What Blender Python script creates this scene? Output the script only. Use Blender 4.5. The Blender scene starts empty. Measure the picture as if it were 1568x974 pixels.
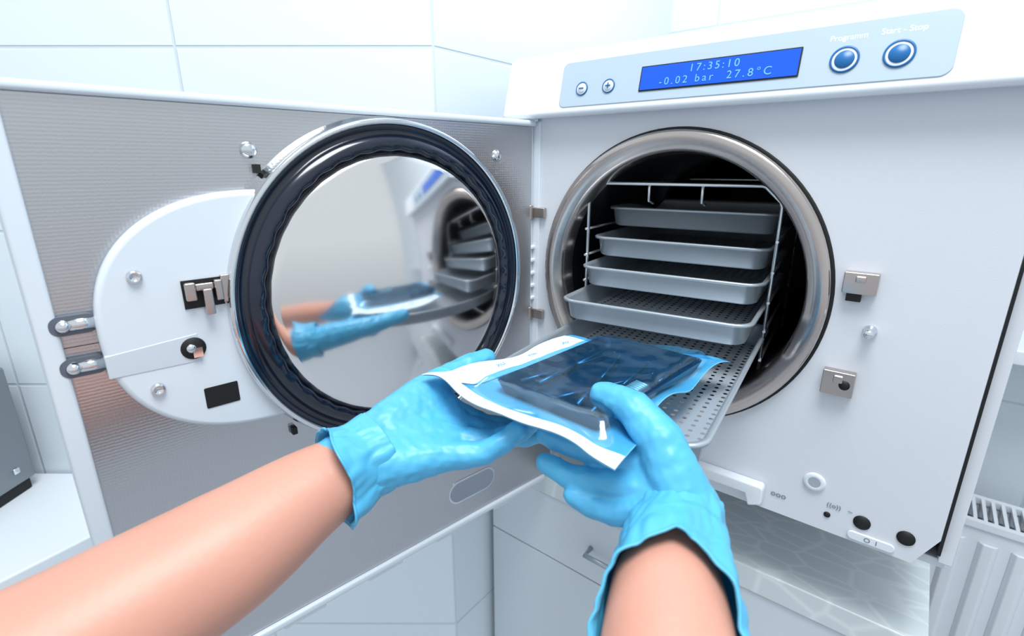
import bpy, bmesh, math, random
from mathutils import Vector, Matrix, noise
random.seed(3)
EYE=1.25
# ------------------------------------------------------------ helpers
def lin(c):
    return tuple(((x/255)/12.92 if x/255<=.04045 else ((x/255+.055)/1.055)**2.4) for x in c)+(1,)
def mat(name,col,rough=.5,metal=0,bump=None,coat=0,sss=0,spec=None,emit=None,var=.95,vs=6):
    m=bpy.data.materials.new(name);m.use_nodes=True
    nt=m.node_tree;b=nt.nodes['Principled BSDF']
    b.inputs['Base Color'].default_value=lin(col);b.inputs['Roughness'].default_value=rough
    b.inputs['Metallic'].default_value=metal
    b.inputs['Coat Weight'].default_value=coat
    if spec is not None:b.inputs['Specular IOR Level'].default_value=spec
    if sss:
        b.inputs['Subsurface Weight'].default_value=sss
        b.inputs['Subsurface Radius'].default_value=(.02,.008,.004);b.inputs['Subsurface Scale'].default_value=.3
    if emit:
        b.inputs['Emission Color'].default_value=lin(col);b.inputs['Emission Strength'].default_value=emit
    tc=nt.nodes.new('ShaderNodeTexCoord')
    if bump:
        n=nt.nodes.new('ShaderNodeTexNoise');n.inputs['Scale'].default_value=bump[0];n.inputs['Detail'].default_value=4
        nt.links.new(tc.outputs['Object'],n.inputs['Vector'])
        bp=nt.nodes.new('ShaderNodeBump');bp.inputs['Strength'].default_value=bump[1];bp.inputs['Distance'].default_value=bump[2]
        nt.links.new(n.outputs['Fac'],bp.inputs['Height']);nt.links.new(bp.outputs['Normal'],b.inputs['Normal'])
    mx=nt.nodes.new('ShaderNodeMix');mx.data_type='RGBA'
    c=lin(col);mx.inputs[6].default_value=tuple(v*var for v in c[:3])+(1,);mx.inputs[7].default_value=c
    n2=nt.nodes.new('ShaderNodeTexNoise');n2.inputs['Scale'].default_value=vs
    nt.links.new(tc.outputs['Object'],n2.inputs['Vector'])
    nt.links.new(n2.outputs['Fac'],mx.inputs[0]);nt.links.new(mx.outputs[2],b.inputs['Base Color'])
    return m
def tile_mat(name,ox,oz,bw=.285,bh=.202):
    m=mat(name,(226,232,238),.12,0);nt=m.node_tree;b=nt.nodes['Principled BSDF']
    tc=nt.nodes.new('ShaderNodeTexCoord');sp=nt.nodes.new('ShaderNodeSeparateXYZ');cb=nt.nodes.new('ShaderNodeCombineXYZ')
    nt.links.new(tc.outputs['Object'],sp.inputs[0])
    ax=nt.nodes.new('ShaderNodeMath');ax.operation='ADD';ax.inputs[1].default_value=-ox+20*bw
    az=nt.nodes.new('ShaderNodeMath');az.operation='ADD';az.inputs[1].default_value=-oz+20*bh
    nt.links.new(sp.outputs[0],ax.inputs[0]);nt.links.new(sp.outputs[2],az.inputs[0])
    nt.links.new(ax.outputs[0],cb.inputs[0]);nt.links.new(az.outputs[0],cb.inputs[1])
    br=nt.nodes.new('ShaderNodeTexBrick');br.offset=0;br.squash=1
    br.inputs['Scale'].default_value=1;br.inputs['Brick Width'].default_value=bw;br.inputs['Row Height'].default_value=bh
    br.inputs['Mortar Size'].default_value=.0024;br.inputs['Mortar Smooth'].default_value=.6
    br.inputs['Color1'].default_value=lin((224,233,240));br.inputs['Color2'].default_value=lin((221,231,239));br.inputs['Mortar'].default_value=lin((204,215,225))
    nt.links.new(cb.outputs[0],br.inputs['Vector']);nt.links.new(br.outputs['Color'],b.inputs['Base Color'])
    bp=nt.nodes.new('ShaderNodeBump');bp.invert=True;bp.inputs['Strength'].default_value=.5;bp.inputs['Distance'].default_value=.0015
    nt.links.new(br.outputs['Fac'],bp.inputs['Height']);nt.links.new(bp.outputs['Normal'],b.inputs['Normal'])
    return m
def fr(o,X,Y=None):
    X=Vector((X[0],X[1],0)).normalized();Z=Vector((0,0,1));Yv=Z.cross(X)
    M=Matrix.Identity(4)
    for i in range(3):M[i][0]=X[i];M[i][1]=Yv[i];M[i][2]=Z[i]
    M[0][3],M[1][3],M[2][3]=o[0],o[1],o[2]+EYE
    return M
a1=math.radians(-38.83);a2=math.radians(222.31);D=.589
H=(.0482*D,D,0)
FM=fr(H,(math.cos(a1),math.sin(a1)))
FD=fr(H,(math.cos(a2),math.sin(a2)))
XR=Vector((.8406,-.5417,0))
FR=fr(XR*-.14,XR)
FW=Matrix.Translation((0,0,EYE))
EM={}
def empty(name,F):
    e=bpy.data.objects.new(name,None);e.empty_display_size=.05;bpy.context.collection.objects.link(e);e.matrix_world=F
    EM[e.name]=F.copy();return e
def put(o,F,parent):
    bpy.context.collection.objects.link(o)
    if parent:
        o.parent=parent;o.matrix_basis=EM[parent.name].inverted()@F
    else:o.matrix_world=F
def mk(name,bm,mats,F=FW,parent=None,smooth=False,bevel=0,seg=2,recalc=True):
    if recalc:bmesh.ops.recalc_face_normals(bm,faces=bm.faces[:])
    me=bpy.data.meshes.new(name);bm.to_mesh(me);bm.free()
    if not isinstance(mats,(list,tuple)):mats=[mats]
    for m in mats:me.materials.append(m)
    if smooth:
        for p in me.polygons:p.use_smooth=True
    o=bpy.data.objects.new(name,me);put(o,F,parent)
    if bevel:
        b=o.modifiers.new('b','BEVEL');b.width=bevel;b.segments=seg;b.limit_method='ANGLE'
        for p in me.polygons:p.use_smooth=True
        w=o.modifiers.new('w','WEIGHTED_NORMAL');w.keep_sharp=True
    return o
def box(bm,x0,x1,y0,y1,z0,z1,mi=0):
    v=[bm.verts.new((x,y,z)) for x in (x0,x1) for y in (y0,y1) for z in (z0,z1)]
    for f in ((0,1,3,2),(4,6,7,5),(0,4,5,1),(2,3,7,6),(0,2,6,4),(1,5,7,3)):
        q=bm.faces.new([v[i] for i in f]);q.material_index=mi
def prism(bm,pts,a,b,ax='Y',mi=0):
    def P(p,t):
        return (p[0],t,p[1]) if ax=='Y' else ((t,p[0],p[1]) if ax=='X' else (p[0],p[1],t))
    A=[bm.verts.new(P(p,a)) for p in pts];B=[bm.verts.new(P(p,b)) for p in pts]
    n=len(pts);fs=[bm.faces.new(A),bm.faces.new(B[::-1])]
    for i in range(n):fs.append(bm.faces.new((A[i],B[i],B[(i+1)%n],A[(i+1)%n])))
    for f in fs:f.material_index=mi
def lathe(bm,prof,cx,cz,n=96,mi=0,caps=False,wob=None):
    rings=[]
    for k,(r,y) in enumerate(prof):
        if r<1e-6:rings.append([bm.verts.new((cx,y,cz))]);continue
        rr=[]
        for i in range(n):
            t=2*math.pi*i/n;rw=r+(wob(k,t) if wob else 0)
            rr.append(bm.verts.new((cx+rw*math.cos(t),y,cz+rw*math.sin(t))))
        rings.append(rr)
    for A,B in zip(rings,rings[1:]):
        for i in range(n):
            j=(i+1)%n
            if len(B)==1:f=bm.faces.new((A[i],A[j],B[0]))
            elif len(A)==1:f=bm.faces.new((A[0],B[j],B[i]))
            else:f=bm.faces.new((A[i],A[j],B[j],B[i]))
            f.material_index=mi;f.smooth=True
def rrect(x0,x1,z0,z1,r,n=6):
    o=[]
    for cx,cz,a in ((x1-r,z1-r,0),(x0+r,z1-r,90),(x0+r,z0+r,180),(x1-r,z0+r,270)):
        for i in range(n+1):
            t=math.radians(a+90*i/n);o.append((cx+r*math.cos(t),cz+r*math.sin(t)))
    return o
def tube(bm,pts,r,n=8,mi=0,closed=False):
    pts=[Vector(p) for p in pts];R=[]
    N=len(pts)
    for i,p in enumerate(pts):
        a=pts[(i-1)%N] if (closed or i>0) else p;b=pts[(i+1)%N] if (closed or i<N-1) else p
        d=(b-a).normalized();u=d.cross(Vector((.13,.31,.94))).normalized();w=d.cross(u)
        R.append([bm.verts.new(p+(u*math.cos(2*math.pi*k/n)+w*math.sin(2*math.pi*k/n))*r) for k in range(n)])
    prs=list(zip(R,R[1:]))+([(R[-1],R[0])] if closed else [])
    for A,B in prs:
        for k in range(n):
            f=bm.faces.new((A[k],A[(k+1)%n],B[(k+1)%n],B[k]));f.material_index=mi;f.smooth=True
    if not closed:
        bm.faces.new(R[0]);bm.faces.new(R[-1])
def text(name,s,size,M,m,parent,align='CENTER',sp=1):
    c=bpy.data.curves.new(name,'FONT');c.body=s;c.size=size;c.align_x=align;c.align_y='CENTER';c.extrude=.00008;c.space_character=sp
    c.materials.append(m);o=bpy.data.objects.new(name,c);put(o,M,parent);return o
# ------------------------------------------------------------ materials
white=mat('white_enamel',(214,218,226),.42,0,(900,.12,.0006))
whiteg=mat('white_plastic',(222,228,235),.3)
greyp=mat('panel_grey_plastic',(176,193,208),.35)
frame_m=mat('door_frame_plastic',(214,223,232),.35)
chrome=mat('chrome',(225,228,232),.09,1)
domem=mat('polished_steel',(232,230,230),.1,1,(2.5,.03,.01))
ringm=mat('brushed_steel',(208,198,194),.22,1,(60,.08,.001),var=.72,vs=14)
steel=mat('tray_aluminium',(178,188,197),.34,.55,(200,.05,.0005))
wirem=mat('wire_steel',(220,225,230),.22,.9)
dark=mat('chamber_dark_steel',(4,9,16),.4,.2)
black=mat('black_rubber',(8,20,40),.18,0,coat=.4)
blackm=mat('black_void',(6,8,12),.6)
cab=mat('cabinet_laminate',(208,215,223),.35)
bluering=mat('button_blue',(14,98,160),.35)
lcd=mat('lcd_blue',(4,76,190),.2,0,emit=.35)
lcdt=mat('lcd_text',(100,175,235),.4,0,emit=.15)
txtw=mat('print_white',(244,247,250),.5)
txtg=mat('print_grey',(110,125,140),.5)
gold=mat('warm_steel',(180,170,164),.28,1)
def alu():
    m=mat('embossed_aluminium',(204,204,208),.28,.95,var=.78,vs=3);nt=m.node_tree;b=nt.nodes['Principled BSDF']
    tc=nt.nodes.new('ShaderNodeTexCoord');v=nt.nodes.new('ShaderNodeTexVoronoi');v.inputs['Scale'].default_value=430;v.inputs['Randomness'].default_value=.15
    nt.links.new(tc.outputs['Object'],v.inputs['Vector'])
    bp=nt.nodes.new('ShaderNodeBump');bp.inputs['Strength'].default_value=.3;bp.inputs['Distance'].default_value=.0005
    nt.links.new(v.outputs['Distance'],bp.inputs['Height']);nt.links.new(bp.outputs['Normal'],b.inputs['Normal'])
    return m
alum=alu()
def perf():
    m=mat('perforated_aluminium',(185,194,203),.35,.45);nt=m.node_tree;b=nt.nodes['Principled BSDF'];out=nt.nodes['Material Output']
    tc=nt.nodes.new('ShaderNodeTexCoord');sp=nt.nodes.new('ShaderNodeSeparateXYZ');nt.links.new(tc.outputs['Object'],sp.inputs[0])
    def f(o):
        d=nt.nodes.new('ShaderNodeMath');d.operation='MULTIPLY';d.inputs[1].default_value=1/.0085;nt.links.new(o,d.inputs[0])
        a=nt.nodes.new('ShaderNodeMath');a.operation='FRACT';nt.links.new(d.outputs[0],a.inputs[0])
        s=nt.nodes.new('ShaderNodeMath');s.operation='SUBTRACT';s.inputs[1].default_value=.5;nt.links.new(a.outputs[0],s.inputs[0])
        p=nt.nodes.new('ShaderNodeMath');p.operation='MULTIPLY';nt.links.new(s.outputs[0],p.inputs[0]);nt.links.new(s.outputs[0],p.inputs[1]);return p
    A=f(sp.outputs[0]);B=f(sp.outputs[1]);s=nt.nodes.new('ShaderNodeMath');nt.links.new(A.outputs[0],s.inputs[0]);nt.links.new(B.outputs[0],s.inputs[1])
    l=nt.nodes.new('ShaderNodeMath');l.operation='LESS_THAN';l.inputs[1].default_value=.04;nt.links.new(s.outputs[0],l.inputs[0])
    t=nt.nodes.new('ShaderNodeBsdfTransparent');mx=nt.nodes.new('ShaderNodeMixShader')
    nt.links.new(l.outputs[0],mx.inputs[0]);nt.links.new(b.outputs[0],mx.inputs[1]);nt.links.new(t.outputs[0],mx.inputs[2]);nt.links.new(mx.outputs[0],out.inputs[0])
    return m
perfm=perf()
def glovem():
    m=mat('nitrile_glove',(84,180,224),.42,0,var=.82,vs=30);nt=m.node_tree;b=nt.nodes['Principled BSDF']
    b.inputs['Subsurface Weight'].default_value=.08;b.inputs['Subsurface Radius'].default_value=(.002,.006,.01);b.inputs['Subsurface Scale'].default_value=.5
    tc=nt.nodes.new('ShaderNodeTexCoord');mp=nt.nodes.new('ShaderNodeMapping');mp.inputs['Rotation'].default_value=(.4,.3,.6);mp.inputs['Scale'].default_value=(1,2.2,1)
    nt.links.new(tc.outputs['Object'],mp.inputs[0])
    n=nt.nodes.new('ShaderNodeTexNoise');n.noise_type='RIDGED_MULTIFRACTAL';n.inputs['Scale'].default_value=30;n.inputs['Detail'].default_value=2.5;n.inputs['Distortion'].default_value=.8
    nt.links.new(mp.outputs[0],n.inputs['Vector'])
    bp=nt.nodes.new('ShaderNodeBump');bp.inputs['Strength'].default_value=.75;bp.inputs['Distance'].default_value=.0017
    nt.links.new(n.outputs['Fac'],bp.inputs['Height']);nt.links.new(bp.outputs['Normal'],b.inputs['Normal'])
    return m
glove=glovem()
skin=mat('skin',(206,150,131),.46,0,(220,.25,.0008),sss=.2,var=.86,vs=18)
paper=mat('pouch_paper',(150,208,236),.6,0,(60,.2,.001))
band=mat('pouch_paper_band',(222,238,246),.5,0,(50,.2,.001))
def filmm():
    m=bpy.data.materials.new('pouch_film');m.use_nodes=True;nt=m.node_tree;nt.nodes.clear()
    N=nt.nodes.new;L=nt.links.new
    out=N('ShaderNodeOutputMaterial');t=N('ShaderNodeBsdfTransparent');t.inputs[0].default_value=(.46,.78,.92,1)
    g=N('ShaderNodeBsdfGlossy');g.inputs['Roughness'].default_value=.13;g.inputs['Color'].default_value=(.8,.93,1,1)
    d=N('ShaderNodeBsdfDiffuse');d.inputs[0].default_value=(.10,.38,.62,1)
    tc=N('ShaderNodeTexCoord');n=N('ShaderNodeTexNoise');n.noise_type='RIDGED_MULTIFRACTAL';n.inputs['Scale'].default_value=22;n.inputs['Distortion'].default_value=1.2;n.inputs['Detail'].default_value=1.5
    L(tc.outputs['Object'],n.inputs['Vector']);bp=N('ShaderNodeBump');bp.inputs['Strength'].default_value=.6;bp.inputs['Distance'].default_value=.0020
    L(n.outputs['Fac'],bp.inputs['Height']);L(bp.outputs[0],g.inputs['Normal']);L(bp.outputs[0],d.inputs['Normal'])
    m1=N('ShaderNodeMixShader');m1.inputs[0].default_value=.05;L(t.outputs[0],m1.inputs[1]);L(d.outputs[0],m1.inputs[2])
    m2=N('ShaderNodeMixShader');m2.inputs[0].default_value=.15;L(m1.outputs[0],m2.inputs[1]);L(g.outputs[0],m2.inputs[2])
    L(m2.outputs[0],out.inputs[0]);return m
film=filmm()
navy=mat('cassette_blue',(14,52,88),.18,var=.4,vs=30)
# ------------------------------------------------------------ room
DW=.622
def wallobj(name,F,x0,x1,m,th=.08):
    bm=bmesh.new();box(bm,x0,x1,0,th,-EYE,1.35);mk(name,bm,m,F)
wallobj('wall_left',fr((-.0866,DW,0),(1,0)),-2.2,0,tile_mat('tiles_left',0,.125))
F2=fr((-.0866,DW,0),(math.cos(a1+math.pi/2),math.sin(a1+math.pi/2)))
wallobj('wall_back',F2,0,.632+.08,tile_mat('tiles_back',0,.125,.9))
FW3=FM@Matrix.Translation((0,.586,0))
wallobj('wall_right',FW3,-.12,2.4,tile_mat('tiles_right',-.02,.248))
bm=bmesh.new();box(bm,-2.6,2.8,-2.4,2.2,-EYE-.05,-EYE);mk('floor',bm,mat('floor_vinyl',(190,195,202),.4))
# left counter
CB=empty('base_cabinet',FW)
bm=bmesh.new();P=[(-.413,.618),(-.527,.424),(-.64,.23),(-1.4,.23),(-1.4,.618)]
prism(bm,P,-.445,-.41,'Z');mk('countertop',bm,whiteg,FW,CB,bevel=.003)
bm=bmesh.new();prism(bm,[(-.433,.615),(-.547,.424),(-.66,.23),(-1.4,.23),(-1.4,.615)],-EYE,-.445,'Z');mk('carcass',bm,cab,FW,CB,bevel=.002)
# steel sealing device on the left counter
e=empty('sealing_machine',fr((-.635,.592,0),(1,0)))
bm=bmesh.new();box(bm,-.3,0,-.26,0,-.395,-.24);mk('housing',bm,mat('device_steel',(140,146,150),.4,.75),EM['sealing_machine'],e,bevel=.004)
bm=bmesh.new();box(bm,-.29,-.004,-.25,-.006,-.41,-.395);mk('base',bm,blackm,EM['sealing_machine'],e,bevel=.002)
bm=bmesh.new()
for yy in (-.025,-.2):box(bm,-.001,.003,yy-.004,yy+.004,-.378,-.370)
mk('screws',bm,chrome,EM['sealing_machine'],e,bevel=.0015)
# main cabinet + countertop
e=empty('drawer_cabinet',FM)
def leaf():
    m=mat('counter_leaf_pattern',(206,212,212),.12);nt=m.node_tree;b=nt.nodes['Principled BSDF']
    tc=nt.nodes.new('ShaderNodeTexCoord');v=nt.nodes.new('ShaderNodeTexVoronoi');v.feature='DISTANCE_TO_EDGE';v.inputs['Scale'].default_value=24
    mp=nt.nodes.new('ShaderNodeMapping');mp.inputs['Scale'].default_value=(1,2.1,1);mp.inputs['Rotation'].default_value=(0,0,.7)
    nt.links.new(tc.outputs['Object'],mp.inputs[0]);nt.links.new(mp.outputs[0],v.inputs['Vector'])
    cr=nt.nodes.new('ShaderNodeValToRGB');cr.color_ramp.elements[0].position=.0;cr.color_ramp.elements[0].color=lin((222,227,229));cr.color_ramp.elements[1].position=.1;cr.color_ramp.elements[1].color=lin((206,214,216))
    nt.links.new(v.outputs['Distance'],cr.inputs[0]);nt.links.new(cr.outputs[0],b.inputs['Base Color']);return m
bm=bmesh.new();box(bm,-.105,.417,.028,.58,-.44,-.41);mk('worktop',bm,leaf(),FM,e,bevel=.002)
bm=bmesh.new();box(bm,-.105,.41,.05,.58,-EYE,-.44);mk('carcass',bm,mat('carcass_grey',(120,126,134),.5),FM,e)  # carcass in one even mid grey behind the drawer fronts
bm=bmesh.new()
for x0,x1 in ((-.1,.155),(.157,.412)):
    for z0,z1 in ((-.5435,-.4415),(-.80,-.5455),(-1.2,-.802)):
        box(bm,x0,x1,.031,.05,z0,z1)
mk('drawer_fronts',bm,cab,FM,e,bevel=.0012)
bm=bmesh.new()
for x in (.075,.335):tube(bm,[(x,.031,-.492),(x,.014,-.492),(x+.05,.014,-.492),(x+.05,.031,-.492)],.0035)
mk('handles',bm,steel,FM,e)
# radiator
e=empty('radiator',FM)
bm=bmesh.new()
box(bm,.44,1.5,.441,.446,-1.1,-.505);box(bm,.44,1.5,.515,.52,-1.1,-.505);box(bm,.438,.443,.441,.52,-1.1,-.5)
x=.455
while x<1.5:
    prism(bm,[(x,.441),(x+.006,.435),(x+.018,.435),(x+.024,.441)],-1.08,-.53,'Z');x+=.036
mk('panel',bm,whiteg,FM,e,bevel=.0015)
bm=bmesh.new();box(bm,.44,1.5,.437,.447,-.508,-.498);box(bm,.44,1.5,.513,.522,-.508,-.498)
x=.446
while x<1.5:box(bm,x,x+.0045,.447,.513,-.505,-.499);x+=.0115
mk('top_grille',bm,whiteg,FM,e)
bm=bmesh.new();box(bm,.45,1.49,.45,.512,-.6,-.53);mk('convector',bm,mat('convector_grey',(70,76,84),.6),FM,e)
bm=bmesh.new();box(bm,.47,1.9,.46,.585,-.262,-.24);mk('window_sill',bm,whiteg,FM,bevel=.003)
# ------------------------------------------------------------ autoclave
AC=empty('autoclave',FM)
CX,CZ=.157,-.109
poly=[(.0,.052),(.402,.052),(.402,-.286),(.388,-.3155),(.004,-.3155),(.0,-.31)]
def plate_hole(bm,poly,cx,cz,R,y0,n=128):
    angs=[2*math.pi*i/n for i in range(n)]+[math.atan2(p[1]-cz,p[0]-cx)%(2*math.pi) for p in poly]
    angs=sorted(set(round(a,6) for a in angs));I=[];O=[]
    for a in angs:
        d=(math.cos(a),math.sin(a));best=None
        for k in range(len(poly)):
            p=poly[k];q=poly[(k+1)%len(poly)];ex,ez=q[0]-p[0],q[1]-p[1]
            den=d[0]*ez-d[1]*ex
            if abs(den)<1e-12:continue
            t=((p[0]-cx)*ez-(p[1]-cz)*ex)/den;u=((p[0]-cx)*d[1]-(p[1]-cz)*d[0])/den
            if t>0 and -1e-4<=u<=1+1e-4 and (best is None or t<best):best=t
        I.append(bm.verts.new((cx+R*d[0],y0,cz+R*d[1])));O.append(bm.verts.new((cx+best*d[0],y0,cz+best*d[1])))
    N=len(I)
    for i in range(N):bm.faces.new((I[i],I[(i+1)%N],O[(i+1)%N],O[i]))
bm=bmesh.new();plate_hole(bm,poly,CX,CZ,.1415,0)
o=mk('front_panel',bm,white,FM,AC,recalc=False);s=o.modifiers.new('s','SOLIDIFY');s.thickness=.01
s.offset=-1 if o.data.polygons[0].normal.y<0 else 1
bm=bmesh.new()
box(bm,.404,.413,.006,.5,-.31,.05);box(bm,-.004,.0,.012,.5,-.31,.05);box(bm,0,.41,.012,.5,-.318,-.310);box(bm,-.004,.412,.49,.5,-.31,.05)
mk('side_panels',bm,white,FM,AC,bevel=.001)
bm=bmesh.new();box(bm,.4018,.4042,.0,.02,-.30,.05);mk('gap_dark_strip',bm,blackm,FM,AC)  # black strip puts the open gap's darkness in as colour
# hood
bm=bmesh.new();prism(bm,[(-.018,.047),(-.0185,.053),(-.0055,.104),(.004,.112),(.5,.112),(.5,.05),(-.004,.0485)],-.036,.435,'X')
mk('hood',bm,whiteg,FM,AC,bevel=.004,seg=3)
nrm=Vector((0,-.974,.2265)).normalized();upv=Vector((0,.2265,.974)).normalized()
def hoodM(s,z,off=.0):
    yy=-.0185+(z-.053)*(.013/.051)
    p=Vector((s,yy,z))+nrm*off
    M=Matrix.Identity(4)
    for i,vv in enumerate((Vector((1,0,0)),upv,nrm)):
        for k in range(3):M[k][i]=vv[k]
    M.translation=p;return FM@M
pp=rrect(-.152,.152,-.0215,.0215,.006)
pp=[(x+(.0035*(1-abs(z)/.0215)**1 if x>.14 else 0),z) for x,z in pp]
bm=bmesh.new();prism(bm,pp,-.002,.0012,'Z');mk('control_panel',bm,greyp,hoodM(.19,.0765),AC,bevel=.0006)
bm=bmesh.new();prism(bm,rrect(-.1555,.1565,-.0245,.0245,.008),-.002,.0005,'Z');mk('control_panel_rim',bm,whiteg,hoodM(.19,.0765),AC,bevel=.0008)
bm=bmesh.new();prism(bm,rrect(-.0645,.0645,-.0108,.0108,.0006),0,.0018,'Z');mk('display_bezel',bm,blackm,hoodM(.188,.0742),AC)
bm=bmesh.new();prism(bm,rrect(-.0635,.0635,-.0098,.0098,.0005),0,.0022,'Z');mk('display_screen',bm,lcd,hoodM(.188,.0742),AC)
text('display_time','17:35:10',.0088,hoodM(.188,.0785,.0024),lcdt,AC,sp=1.35)
text('display_values','-0.02 bar  27.8\u00b0C',.0088,hoodM(.188,.0698,.0024),lcdt,AC,sp=1.42)
def button(nm,s,z,r,sym=None):
    bm=bmesh.new()
    M=hoodM(s,z,.0012)@Matrix(((1,0,0,0),(0,0,1,0),(0,1,0,0),(0,0,0,1)))
    lathe(bm,[(r,0),(r,.0008),(r*.86,.001),(r*.84,.0006)],0,0,40,0)
    lathe(bm,[(r*.84,.0006),(r*.7,.0005),(r*.68,.0006)],0,0,40,1)
    lathe(bm,[(r*.68,.0006),(r*.62,.0014),(0,.0016)],0,0,40,0 if sym is None else 1)
    mk(nm,bm,[bluering,whiteg],M,AC)
    if sym:
        bm=bmesh.new();box(bm,-r*.4,r*.4,-r*.08,r*.08,.0016,.0022)
        if sym=='+':box(bm,-r*.08,r*.08,-r*.4,r*.4,.0016,.0022)
        mk(nm+'_symbol',bm,bluering,hoodM(s,z,.0012),AC)
button('minus_button',.063,.0715,.0064,'-');button('plus_button',.092,.0715,.0064,'+')
button('program_button',.2807,.0725,.0092);button('start_stop_button',.3125,.0725,.0092)
text('program_label','Programm',.0055,hoodM(.2807,.0875,.0014),txtw,AC);text('start_label','Start - Stop',.0055,hoodM(.3125,.088,.0014),txtw,AC)
# chamber ring + chamber
bm=bmesh.new();lathe(bm,[(.1435,.001),(.1425,-.0015),(.1405,-.001)],CX,CZ,mi=1)
lathe(bm,[(.1405,.004),(.1405,-.005),(.139,-.0075),(.134,-.008),(.1275,-.006),(.1262,-.0035),(.1245,-.003),(.1215,.004),(.120,.02)],CX,CZ)
mk('chamber_ring',bm,[ringm,blackm],FM,AC)
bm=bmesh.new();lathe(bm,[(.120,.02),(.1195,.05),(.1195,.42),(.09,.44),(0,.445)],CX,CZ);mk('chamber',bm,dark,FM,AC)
# right side fittings
bm=bmesh.new()
for sx,sz,h in ((.316,-.0875,.0085),(.314,-.172,.0105)):
    box(bm,sx-.0115,sx+.0115,-.009,0,sz-h,sz+h);box(bm,sx-.0035,sx+.0035,-.0105,-.0085,sz+h*.1,sz+h*.7)
mk('latch_keeps',bm,ringm,FM,AC,bevel=.001)
bm=bmesh.new();box(bm,.308,.318,-.006,0,-.1025,-.096);lathe(bm,[(0,-.0094),(.004,-.0094),(.004,-.008)],.319,-.172,20)
mk('latch_keep_slots',bm,blackm,FM,AC)
bm=bmesh.new();lathe(bm,[(0,-.014),(.003,-.0135),(.0036,-.011),(.0036,-.004),(.005,-.003),(.005,0)],.328,-.1255,24);mk('door_switch_pin',bm,chrome,FM,AC)
bm=bmesh.new();lathe(bm,[(0,-.001),(.005,-.0012)],.311,-.271,32,1);lathe(bm,[(.005,-.0012),(.0085,-.002),(.009,0)],.311,-.271,32,0);mk('sensor_port',bm,[whiteg,steel],FM,AC)
bm=bmesh.new()
for sx in (.3505,.381):
    lathe(bm,[(0,-.0012),(.0062,-.0012),(.0064,0)],sx,-.2945,28)
lathe(bm,[(0,-.001),(.0025,-.001),(.0027,0)],.325,-.2985,20)
mk('drain_ports',bm,blackm,FM,AC)
bm=bmesh.new();prism(bm,rrect(.342,.376,-.3125,-.3045,.0038),-.0022,0);mk('power_switch',bm,whiteg,FM,AC,bevel=.0008)
RX=Matrix.Rotation(math.pi/2,4,'X')
text('power_mark','O  I',.006,FM@Matrix.Translation((.359,-.0024,-.3085))@RX,txtg,AC)
text('drain_marks','((o))   ~',.006,FM@Matrix.Translation((.333,-.0006,-.288))@RX,txtg,AC)
text('vent_marks','ooo',.008,FM@Matrix.Translation((.285,-.0006,-.296))@RX,txtg,AC)
bm=bmesh.new();prism(bm,[(.15,-.288),(.272,-.288),(.2735,-.292),(.2735,-.307),(.262,-.312),(.258,-.300),(.15,-.300)],-.012,0);mk('drip_tray_lip',bm,whiteg,FM,AC,bevel=.002)
bm=bmesh.new()
def foot(fx,fy,prof):
    b2=bmesh.new();lathe(b2,prof,0,0,24)
    for v in b2.verts:v.co=Vector((fx+v.co.x,fy+v.co.z,v.co.y))
    me=bpy.data.meshes.new('t');b2.to_mesh(me);b2.free();bm.from_mesh(me)
for fx,fy in ((.35,.3),(.06,.3),(.35,.45),(.06,.45)):foot(fx,fy,[(0,-.316),(.02,-.316),(.02,-.41),(0,-.41)])
foot(.323,.04,[(0,-.316),(.012,-.316),(.012,-.326),(.009,-.331),(0,-.332)])
mk('feet',bm,mat('foot_grey',(110,116,122),.4),FM,AC)
# hinges
bm=bmesh.new()
for hz in (-.0506,-.169):
    box(bm,-.012,.014,-.006,-.001,hz-.0055,hz+.0055);box(bm,-.014,-.006,-.014,.0,hz-.0065,hz+.0065)
    tube(bm,[(-.004,-.008,hz-.008),(-.004,-.008,hz+.008)],.004,14)
mk('hinges',bm,gold,FM,AC,bevel=.0008)
bm=bmesh.new();box(bm,-.006,.005,-.003,.01,-.30,.046)
for hz in (-.09,-.105,-.12,-.135,-.15):box(bm,-.014,.0,-.009,0,hz-.002,hz+.002)
mk('hinge_strip',bm,whiteg,FM,AC,bevel=.001)
# ---- door
sp=[(.004,.047),(.432,.047),(.436,.04),(.436,-.40),(.43,-.409),(-.022,-.409),(-.038,-.393),(-.038,-.33),(-.03,-.322),(.004,-.322)]
bm=bmesh.new();prism(bm,sp,-.03,-.0015);mk('door_shell',bm,frame_m,FD,AC,bevel=.003,seg=3)
bm=bmesh.new();prism(bm,[(.009,.040),(.4235,.040),(.4235,-.4),(-.020,-.4),(-.032,-.388),(-.032,-.33),(.009,-.318)],-.002,.0)
mk('door_liner',bm,alum,FD,AC)
bm=bmesh.new();box(bm,.4235,.435,-.01,.005,-.404,.046);box(bm,.006,.435,-.01,.004,.0405,.0465);box(bm,-.02,.435,-.01,.004,-.4085,-.401)
mk('door_frame',bm,frame_m,FD,AC,bevel=.002)
bm=bmesh.new()
for k in range(5):box(bm,.03+k*.085,.07+k*.085,-.01,.002,-.413,-.4085)
mk('door_frame_clips',bm,whiteg,FD,AC,bevel=.001)
bm=bmesh.new();prism(bm,rrect(.102-.034,.102+.034,-.3765,-.3475,.0144,8),-.001,.0008);mk('door_slot_rim',bm,chrome,FD,AC)
bm=bmesh.new();prism(bm,rrect(.102-.032,.102+.032,-.3745,-.3495,.0124,8),-.001,.0012);mk('door_slot',bm,mat('slot_grey',(132,142,156),.5),FD,AC)
DX,DZ=.187,-.106
bm=bmesh.new()
lathe(bm,[(.146,0),(.146,.004),(.1438,.006),(.1438,.016),(.1428,.0195),(.1405,.0205),(.1388,.018)],DX,DZ,128,0)
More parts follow.
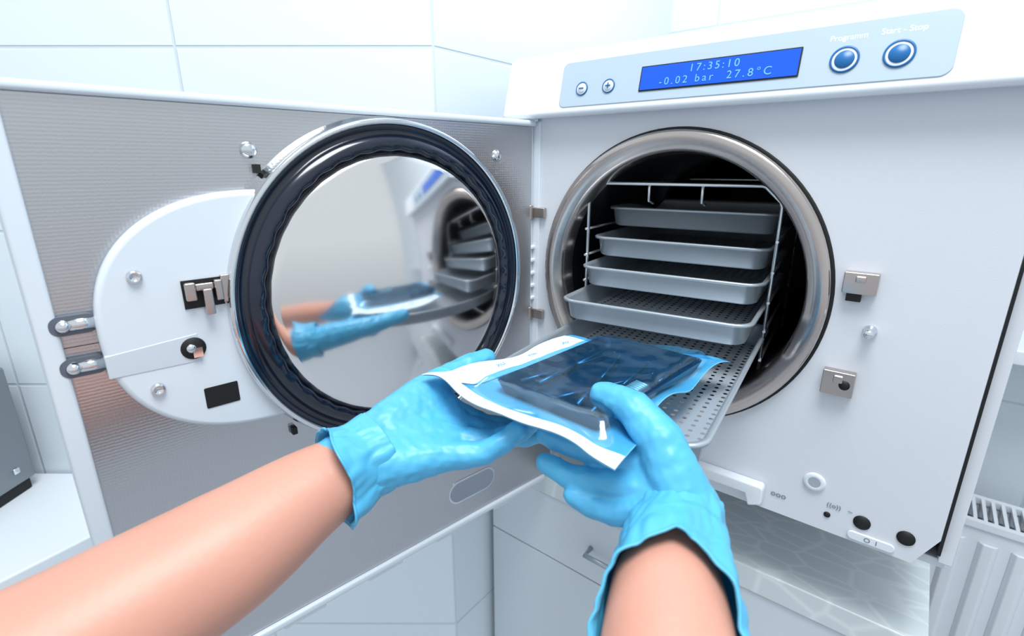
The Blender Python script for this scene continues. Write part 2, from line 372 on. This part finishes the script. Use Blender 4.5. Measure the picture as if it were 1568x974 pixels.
mk('gasket_retainer',bm,chrome,FD,AC)
bm=bmesh.new()
def wob(k,t):return (.0007*math.sin(t*40) if k in (6,7) else 0)
lathe(bm,[(.139,.017),(.1375,.0175),(.1350,.0145),(.1325,.014),(.130,.017),(.126,.0215),(.1205,.0215),(.1175,.016),(.1155,.010)],DX,DZ,288,0,wob=wob)
mk('door_gasket',bm,black,FD,AC)
bm=bmesh.new();pr=[(.1178,.008),(.1176,.014),(.1158,.0180),(.112,.0205)]
for k in range(1,33):
    r=.112*(1-k/32);pr.append((r,.0205+.0165*(1-(r/.112)**2)))
lathe(bm,pr,DX,DZ,128);mk('door_plate_dome',bm,domem,FD,AC)
# latch cover
def sup(cx,cz,rx,rz,n=48,e=2.3):
    o=[]
    for i in range(n+1):
        t=math.pi/2-math.pi*i/n;c,s_=math.cos(t),math.sin(t)
        o.append((cx+rx*abs(c)**(2/e),cz+rz*math.copysign(abs(s_)**(2/e),s_)))
    return o
pl=sup(.30,-.106,.106,.0895)
pl=pl+[(.25,-.1955),(.25,-.0165)]
bm=bmesh.new();prism(bm,pl,0,.013);mk('latch_cover',bm,frame_m,FD,AC,bevel=.004,seg=4)
bm=bmesh.new();prism(bm,[(.352,-.1135),(.4055,-.118),(.4055,-.134),(.352,-.1345)],.002,.0134);mk('latch_cover_groove',bm,mat('groove_shade',(200,209,219),.4),FD,AC,bevel=.0008)  # darker flush patch, shade of the sunken channel put into its colour
bm=bmesh.new();lathe(bm,[(0,.0142),(.0075,.0142),(.008,.0134)],.356,-.124,32);prism(bm,rrect(.332,.3545,-.172,-.156,.001),.01,.0134);mk('latch_cover_holes',bm,blackm,FD,AC)
bm=bmesh.new();lathe(bm,[(0,.0165),(.0028,.016),(.0032,.0142)],.3575,-.1235,16);box(bm,.351,.357,.0142,.0158,-.1305,-.1235)
for sx,sz in ((.381,-.069),(.381,-.148)):
    lathe(bm,[(0,.0145),(.0022,.0145),(.0026,.016),(.004,.0155),(.0044,.0134)],sx,sz,24)
for sx,sz in ((.2975,.011),(.060,.010),(.2987,-.246),(.06,-.246)):
    lathe(bm,[(0,.0045),(.003,.004),(.0055,.002),(.006,0)],sx,sz,24)
mk('door_screws',bm,chrome,FD,AC)
bm=bmesh.new();box(bm,.3315,.3565,.013,.0138,-.0955,-.0755);mk('lock_recess',bm,blackm,FD,AC)
bm=bmesh.new();box(bm,.3325,.3375,.014,.02,-.091,-.0765);box(bm,.349,.3555,.014,.02,-.089,-.0765);box(bm,.3375,.349,.014,.018,-.083,-.078);box(bm,.3395,.3455,.014,.022,-.1,-.0815);box(bm,.322,.3325,.013,.016,-.094,-.074)
mk('lock_mechanism',bm,ringm,FD,AC,bevel=.001)
bm=bmesh.new()
for z in (-.096,-.124):
    tube(bm,[(.405,.004,z),(.42,.004,z)],.0042,16);lathe(bm,[(0,.0098),(.0022,.0095),(.0042,.0065),(.0048,.003)],.421,z,20)
mk('door_bolts',bm,chrome,FD,AC)
bm=bmesh.new()
for z in (-.096,-.124):prism(bm,rrect(.404,.428,z-.0062,z+.0062,.0055),.0,.0053)
mk('door_bolt_recess',bm,mat('bolt_recess_grey',(90,98,110),.5),FD,AC)
bm=bmesh.new()
for sx,sz in ((.294,-.002),(.293,-.217)):box(bm,sx-.002,sx+.002,0,.005,sz-.003,sz+.003)
mk('retainer_clips',bm,blackm,FD,AC)
bm=bmesh.new();box(bm,.38,.4235,0,.0003,-.1116,-.1112);mk('liner_seam',bm,blackm,FD,AC)
# ------------------------------------------------------------ rack and trays (rack frame: x centred, y depth)
RK=empty('tray_rack',FR)
bm=bmesh.new()
def loop(y,z0=-.205):
    return [(-.095,y,z0),(-.095,y,-.036),(-.0935,y,-.031),(-.080,y,-.0185),(-.077,y,-.0175),(.074,y,-.0175),(.077,y,-.0185),(.0905,y,-.031),(.092,y,-.036),(.092,y,z0)]
for y in (.52,.74):tube(bm,loop(y),.0018,8)
for x in (-.0955,.0925):
    for z in (-.066,-.0945,-.123,-.151,-.18,-.2045):
        tube(bm,[(x,.515,z),(x,.745,z)],.0014,8)
for x in (-.03,.022):tube(bm,[(x,.52,-.0175),(x,.52,-.034),(x,.535,-.037)],.0015,8)
for x in (-.052,.064):tube(bm,[(x,.52,-.0175),(x+.006,.60,-.0175),(x+.006,.74,-.0175)],.0014,8)
tube(bm,[(-.095,.52,-.205),(.092,.52,-.205)],.0017,8)
mk('wire_frame',bm,wirem,FR,RK)
def tray(name,yf,ztop,length=.235,w=.18,h=.0215,dx=0):
    T=empty(name,FR)
    bm=bmesh.new();z0=ztop-h
    spec=[(.0085,0),(.006,.0015),(.0035,h-.0035),(.0,h-.003),(-.0004,h-.001),(.001,h),(.0035,h-.0005),(.0045,h-.003),(.0075,.003),(.0105,.0018)]
    R=[]
    for ins,z in spec:
        r=.017-ins*.6
        R.append([bm.verts.new((p[0],p[1],z0+z)) for p in rrect(dx-w/2+ins,dx+w/2-ins,yf+ins,yf+length-ins,r,6)])
    for A,B in zip(R,R[1:]):
        for i in range(len(A)):
            f=bm.faces.new((A[i],A[(i+1)%len(A)],B[(i+1)%len(A)],B[i]));f.smooth=True
    mk('shell',bm,steel,FR,T)
    bm=bmesh.new();vv=[bm.verts.new((p[0],p[1],z0+.0018)) for p in rrect(dx-w/2+.0104,dx+w/2-.0104,yf+.0104,yf+length-.0104,.011,6)]
    bm.faces.new(vv);mk('base',bm,perfm,FR,T)
tray('instrument_tray',.554,-.044,.18);tray('instrument_tray',.515,-.073,.22);tray('instrument_tray',.487,-.1010,.24)
tray('instrument_tray',.443,-.1275,.27);tray('instrument_tray',.279,-.158,.29,dx=.003)
# ------------------------------------------------------------ pouch
PO=empty('sterilization_pouch',FW)
A=Vector((-.0661,.3434,0));B=Vector((.052,.448,0));C=Vector((.183,.388,0));Dd=Vector((.0551,.233,0))
IN=Vector((-.72,.69,0))
def pq(u,v):return A*(1-u)*(1-v)+B*u*(1-v)+C*u*v+Dd*(1-u)*v+IN*(.012*math.sin(math.pi*u)*v**4)
def sm(x,a,b):
    t=max(0,min(1,(x-a)/(b-a)));return t*t*(3-2*t)
def pouch_z(u,v,top):
    z=-.1525
    inside=sm(u,.05,.14)*sm(1-u,.05,.12)*sm(v,.2,.28)*sm(1-v,.05,.14)
    p=pq(u,v)*60
    nz=noise.noise(Vector((p.x,p.y,3)))
    if top:z+=.0008+.0108*inside+nz*.0008*(.4+inside)+.0014*inside*abs(noise.noise(Vector((p.x*.7,p.y*.5,9))))
    else:z+=-.001*inside
    edge=1-sm(u,0,.18)
    z+=edge*(.006*(1-v)+.0035*math.sin(v*11))
    z+=.0045*sm(v,.86,1)*math.sin(u*15+1)+.0025*(1-sm(v,0,.15))*math.sin(u*8)
    return z
def pgrid(top,name,mats,mf):
    bm=bmesh.new();N=72;g=[]
    for i in range(N+1):
        row=[]
        for j in range(N+1):
            u,v=i/N,j/N;p=pq(u,v)
            p=p+Vector((.66,.75,0))*(.0025*math.sin(v*17)*(abs(u-.5)*2)**6)+Vector((.75,-.66,0))*(.002*math.sin(u*14)*(abs(v-.5)*2)**6)
            row.append(bm.verts.new((p.x,p.y,pouch_z(u,v,top))))
        g.append(row)
    for i in range(N):
        for j in range(N):
            f=bm.faces.new((g[i][j],g[i+1][j],g[i+1][j+1],g[i][j+1]));f.smooth=True;f.material_index=mf((i+.5)/N,(j+.5)/N)
    mk(name,bm,mats,FW,PO)
pgrid(False,'paper_back',[paper],lambda u,v:0)
pgrid(True,'film_front',[film,band,paper],lambda u,v:1 if (v<.2 and u<.96) or u<.05 else 0)
def flatM(u,v,dz=.0015,rot=0):
    p=pq(u,v);M=Matrix.Translation((p.x,p.y,pouch_z(u,v,True)+dz+EYE));return M@Matrix.Rotation(math.atan2(B.y-A.y,B.x-A.x)+rot,4,'Z')
blk=mat('pouch_print',(60,140,190),.5)
text('print_logo','XU',.006,flatM(.38,.1),blk,PO);text('print_text','STERIL',.0035,flatM(.6,.1),blk,PO);text('print_logo_end','XU',.006,flatM(.85,.1),blk,PO)
# cassette inside
cu=Vector((.69,.72,0)).normalized();FC=fr((.0685,.3495,-.1525),(cu.x,cu.y))
bm=bmesh.new();R=[]
for ins,z in ((.003,0),(0,.0085),(.0015,.009),(.004,.002)):
    R.append([bm.verts.new((p[0],p[1],z)) for p in rrect(-.070+ins,.070-ins,-.045+ins,.045-ins,.006,5)])
for P1,P2 in zip(R,R[1:]):
    for i in range(len(P1)):bm.faces.new((P1[i],P1[(i+1)%len(P1)],P2[(i+1)%len(P1)],P2[i]))
bm.faces.new(R[0]);bm.faces.new(R[-1]);mk('cassette',bm,navy,FC,PO)
bm=bmesh.new()
for k,(x0,y0,x1,y1,r) in enumerate(((-.06,-.03,.05,-.012,.0010),(-.058,-.018,.045,.012,.0010),(-.05,.022,.058,.028,.0012),(-.062,.0,.03,-.03,.0009),(-.055,.034,.05,.016,.0009),(-.03,-.04,.06,-.034,.0011))):
    p0=Vector((x0,y0,.0055));p1=Vector((x1,y1,.0055));tube(bm,[p0,p0.lerp(p1,.45)],r*1.8,10);tube(bm,[p0.lerp(p1,.45),p0.lerp(p1,.9)],r,8);tube(bm,[p0.lerp(p1,.9),p1+Vector((0,.004,.001))],r*.6,8)
mk('instruments',bm,mat('instrument_steel',(70,100,135),.25,.8),FC,PO)
bm=bmesh.new()
for k in range(10):tube(bm,[(-.028+k*.0028,-.037,.0072),(-.026+k*.0028,-.027,.0072)],.0011,8)
mk('bur_block',bm,mat('bur_steel',(235,240,245),.3,.4),FC,PO)
# ------------------------------------------------------------ hands
def fib(n):
    o=[];g=math.pi*(3-math.sqrt(5))
    for i in range(n):
        z=1-2*(i+.5)/n;r=math.sqrt(1-z*z);o.append(Vector((r*math.cos(g*i),r*math.sin(g*i),z)))
    return o
FIB=fib(90)
def hull(bm,sph):
    b=bmesh.new()
    for p,r in sph:
        for q in FIB:b.verts.new(Vector(p)+q*r)
    bmesh.ops.convex_hull(b,input=b.verts[:])
    dl=[v for v in b.verts if not v.link_faces]
    bmesh.ops.delete(b,geom=dl,context='VERTS')
    me=bpy.data.meshes.new('t');b.to_mesh(me);b.free();bm.from_mesh(me)
wr=bpy.data.textures.new('glove_wrinkle','CLOUDS');wr.noise_scale=.008;wr.noise_depth=1
def chain(bm,pts):
    for a,b in zip(pts,pts[1:]):hull(bm,[a,b])
def glove_obj(bm,parent):
    o=mk('glove',bm,glove,FW,parent)
    r=o.modifiers.new('r','REMESH');r.mode='VOXEL';r.voxel_size=.0011;r.use_smooth_shade=True
    s=o.modifiers.new('s','SMOOTH');s.factor=.5;s.iterations=5
    d=o.modifiers.new('d','DISPLACE');d.texture=wr;d.strength=.0016;d.mid_level=.5;d.texture_coords='LOCAL'
    s=o.modifiers.new('s2','SMOOTH');s.factor=.5;s.iterations=2
    return o
def cuff(parent,W,Rm,rx0,rx1,endf,rz=1.0,nth=128,nt=48):
    W=Vector(W);Rm=Vector(Rm);ax=(Rm-W).normalized();up=(-W).normalized();up=(up-ax*up.dot(ax)).normalized();sd=ax.cross(up)
    bm=bmesh.new();rows=[]
    for i in range(nt+1):
        row=[]
        for k in range(nth):
            th=2*math.pi*k/nth;Lg=endf(th);t=i/nt;L_=-.014+(Lg+.014)*t
            s_=max(0,min(1,L_/.05));r=rx0+(rx1-rx0)*s_
            w=noise.noise(Vector((math.cos(th)*2.2,math.sin(th)*2.2,L_*22)))*.0035*(.35+t)+abs(noise.noise(Vector((math.cos(th)*4,math.sin(th)*4,L_*70))))*.0028
            r+=w
            if i==nt:r+=.0008
            row.append(bm.verts.new(W+ax*L_+up*(r*rz*math.cos(th))+sd*(r*math.sin(th))))
        rows.append(row)
    for X,Y in zip(rows,rows[1:]):
        for k in range(nth):
            f=bm.faces.new((X[k],X[(k+1)%nth],Y[(k+1)%nth],Y[k]));f.smooth=True
    tube(bm,[v.co.copy() for v in rows[-1]],.0008,6,closed=True)
    o=mk('cuff',bm,glove,FW,parent);s=o.modifiers.new('s','SOLIDIFY');s.thickness=.0006;return o
def forearm(parent,st):
    pts=[(Vector(p),r) for p,r in st];P=[];n=len(pts)
    for i in range(n-1):
        p0=pts[max(0,i-1)];p1=pts[i];p2=pts[i+1];p3=pts[min(n-1,i+2)]
        for k in range(8):
            t=k/8
            q=.5*((2*p1[0])+(-p0[0]+p2[0])*t+(2*p0[0]-5*p1[0]+4*p2[0]-p3[0])*t*t+(-p0[0]+3*p1[0]-3*p2[0]+p3[0])*t**3)
            P.append((q,p1[1]*(1-t)+p2[1]*t))
    P.append(pts[-1]);bm=bmesh.new();R=[]
    for i,(p,r) in enumerate(P):
        a=P[max(0,i-1)][0];b=P[min(len(P)-1,i+1)][0];d=(b-a).normalized();u=Vector((0,0,1));u=(u-d*u.dot(d)).normalized();w=d.cross(u)
        R.append([bm.verts.new(p+u*math.cos(2*math.pi*k/48)*r*.94+w*math.sin(2*math.pi*k/48)*r*1.03) for k in range(48)])
    for X,Y in zip(R,R[1:]):
        for k in range(48):
            f=bm.faces.new((X[k],X[(k+1)%48],Y[(k+1)%48],Y[k]));f.smooth=True
    bm.faces.new(R[0]);bm.faces.new(R[-1]);mk('forearm',bm,skin,FW,parent)
# right hand
RH=empty('gloved_arm',FW);bm=bmesh.new()
idx=[((.0849,.2690,-.161),.0112),((.064,.2935,-.1650),.0092),((.049,.305,-.1675),.0084),((.037,.311,-.1675),.0075)]
mid=[((.0820,.2600,-.169),.0112),((.055,.2780,-.1710),.0090),((.037,.290,-.1720),.0082),((.023,.300,-.1705),.0073)]
rng=[((.0785,.2500,-.1775),.0108),((.051,.2630,-.1820),.0086),((.034,.2735,-.1835),.0078),((.022,.283,-.181),.007)]
pnk=[((.0775,.2405,-.1835),.0102),((.059,.2480,-.1910),.0078),((.047,.2555,-.1920),.0071),((.037,.262,-.190),.0064)]
thm=[((.0915,.2455,-.172),.0160),((.0855,.2600,-.152),.0140),((.0735,.2770,-.1400),.0110),((.0665,.2860,-.1392),.0104),((.0580,.2970,-.1400),.0088)]
for f in (idx,mid,rng,pnk,thm):chain(bm,f)
hull(bm,[idx[0],mid[0],((.094,.247,-.182),.0175)]);hull(bm,[mid[0],rng[0],((.090,.241,-.187),.0175)]);hull(bm,[rng[0],pnk[0],((.086,.233,-.190),.0165)])
hull(bm,[thm[0],thm[1],idx[0],((.098,.243,-.183),.0175)])
hull(bm,[((.098,.243,-.183),.0185),((.083,.234,-.190),.0175),((.0915,.230,-.1925),.023)])
hull(bm,[((.0915,.234,-.1925),.0240),((.0840,.219,-.1935),.0242)])
glove_obj(bm,RH)
def endR(th):
    c=math.cos(th)
    return .031+.068*(1-c)/2+.014*abs(math.sin(th))+.003*math.sin(3*th+1)
cuff(RH,(.0895,.2330,-.1920),(.0710,.1800,-.1954),.0258,.0312,endR)
forearm(RH,[((.0890,.232,-.1925),.022),((.0785,.207,-.194),.0240),((.0720,.1868,-.1955),.0265),((.0635,.1465,-.206),.030),((.058,.08,-.222),.037),((.06,-.02,-.25),.043),((.07,-.14,-.28),.046)])
# left hand
LH=empty('gloved_arm',FW);bm=bmesh.new()
idx=[((-.045,.345,-.178),.0118),((-.020,.346,-.1895),.0092),((.0,.347,-.191),.0086),((.018,.347,-.190),.0076)]
mid=[((-.040,.331,-.1825),.0118),((-.012,.334,-.1905),.0092),((.008,.336,-.1915),.0086),((.024,.337,-.189),.0076)]
rng=[((-.040,.3150,-.1845),.0112),((-.012,.3170,-.1855),.0088),((.005,.3185,-.1785),.0081),((.015,.320,-.170),.0074)]
pnk=[((-.046,.2990,-.186),.0106),((-.0205,.2980,-.1835),.0082),((-.006,.3005,-.1765),.0074),((.004,.304,-.1690),.0066)]
thm=[((-.085,.322,-.174),.0175),((-.066,.352,-.165),.0146),((-.045,.377,-.160),.0115),((-.036,.386,-.1575),.0108),((-.022,.399,-.1555),.009)]
for f in (idx,mid,rng,pnk,thm):chain(bm,f)
w1=((-.093,.312,-.180),.0190);w2=((-.092,.299,-.185),.0185);w3=((-.090,.288,-.187),.0175)
hull(bm,[idx[0],mid[0],w1,w2]);hull(bm,[mid[0],rng[0],w2,w1]);hull(bm,[rng[0],pnk[0],w3,w2]);hull(bm,[thm[0],thm[1],idx[0],w1])
hull(bm,[w1,w3,((-.103,.290,-.187),.0238)]);hull(bm,[((-.103,.291,-.187),.0245),((-.113,.281,-.1895),.0245)])
glove_obj(bm,LH)
cuff(LH,(-.099,.294,-.186),(-.1200,.2740,-.1915),.0262,.0375,lambda th:.019-.006*math.sin(th)+.002*math.sin(4*th))
forearm(LH,[((-.100,.293,-.186),.022),((-.112,.281,-.189),.0250),((-.130,.262,-.194),.0292),((-.156,.2308,-.2020),.0348),((-.1954,.188,-.2100),.0378),((-.235,.145,-.219),.041),((-.30,.06,-.24),.044),((-.36,-.04,-.27),.046)])
# ------------------------------------------------------------ camera, light
cd=bpy.data.cameras.new('camera');cam=bpy.data.objects.new('camera',cd);bpy.context.collection.objects.link(cam)
cam.location=(0,0,EYE);cam.rotation_euler=(math.radians(90-16.66),0,0);cd.lens=778.7/1568*36;cd.sensor_width=36;cd.clip_start=.01
cd.dof.use_dof=True;cd.dof.focus_distance=.44;cd.dof.aperture_fstop=8
bpy.context.scene.camera=cam
def area(n,loc,rot,size,p,col=(1,1,1)):
    l=bpy.data.lights.new(n,'AREA');l.size=size;l.energy=p;l.color=col;o=bpy.data.objects.new(n,l);o.location=loc;o.rotation_euler=rot;bpy.context.collection.objects.link(o)
area('ceiling_lamp',(.1,-.05,EYE+1.2),(math.radians(6),0,0),.7,28,(.95,.985,1))
w=bpy.data.worlds.new('w');bpy.context.scene.world=w;w.use_nodes=True;nt=w.node_tree;bg=nt.nodes['Background']
tc=nt.nodes.new('ShaderNodeTexCoord');sp_=nt.nodes.new('ShaderNodeSeparateXYZ');nt.links.new(tc.outputs['Generated'],sp_.inputs[0])
mr=nt.nodes.new('ShaderNodeMapRange');mr.inputs[1].default_value=-.75;mr.inputs[2].default_value=.12;nt.links.new(sp_.outputs[2],mr.inputs[0])
cr=nt.nodes.new('ShaderNodeValToRGB');cr.color_ramp.elements[0].color=(.26,.30,.36,1);cr.color_ramp.elements[1].color=(.87,.955,1,1)
nt.links.new(mr.outputs[0],cr.inputs[0]);nt.links.new(cr.outputs[0],bg.inputs[0]);bg.inputs[1].default_value=.9
bpy.context.scene.view_settings.view_transform='Standard'
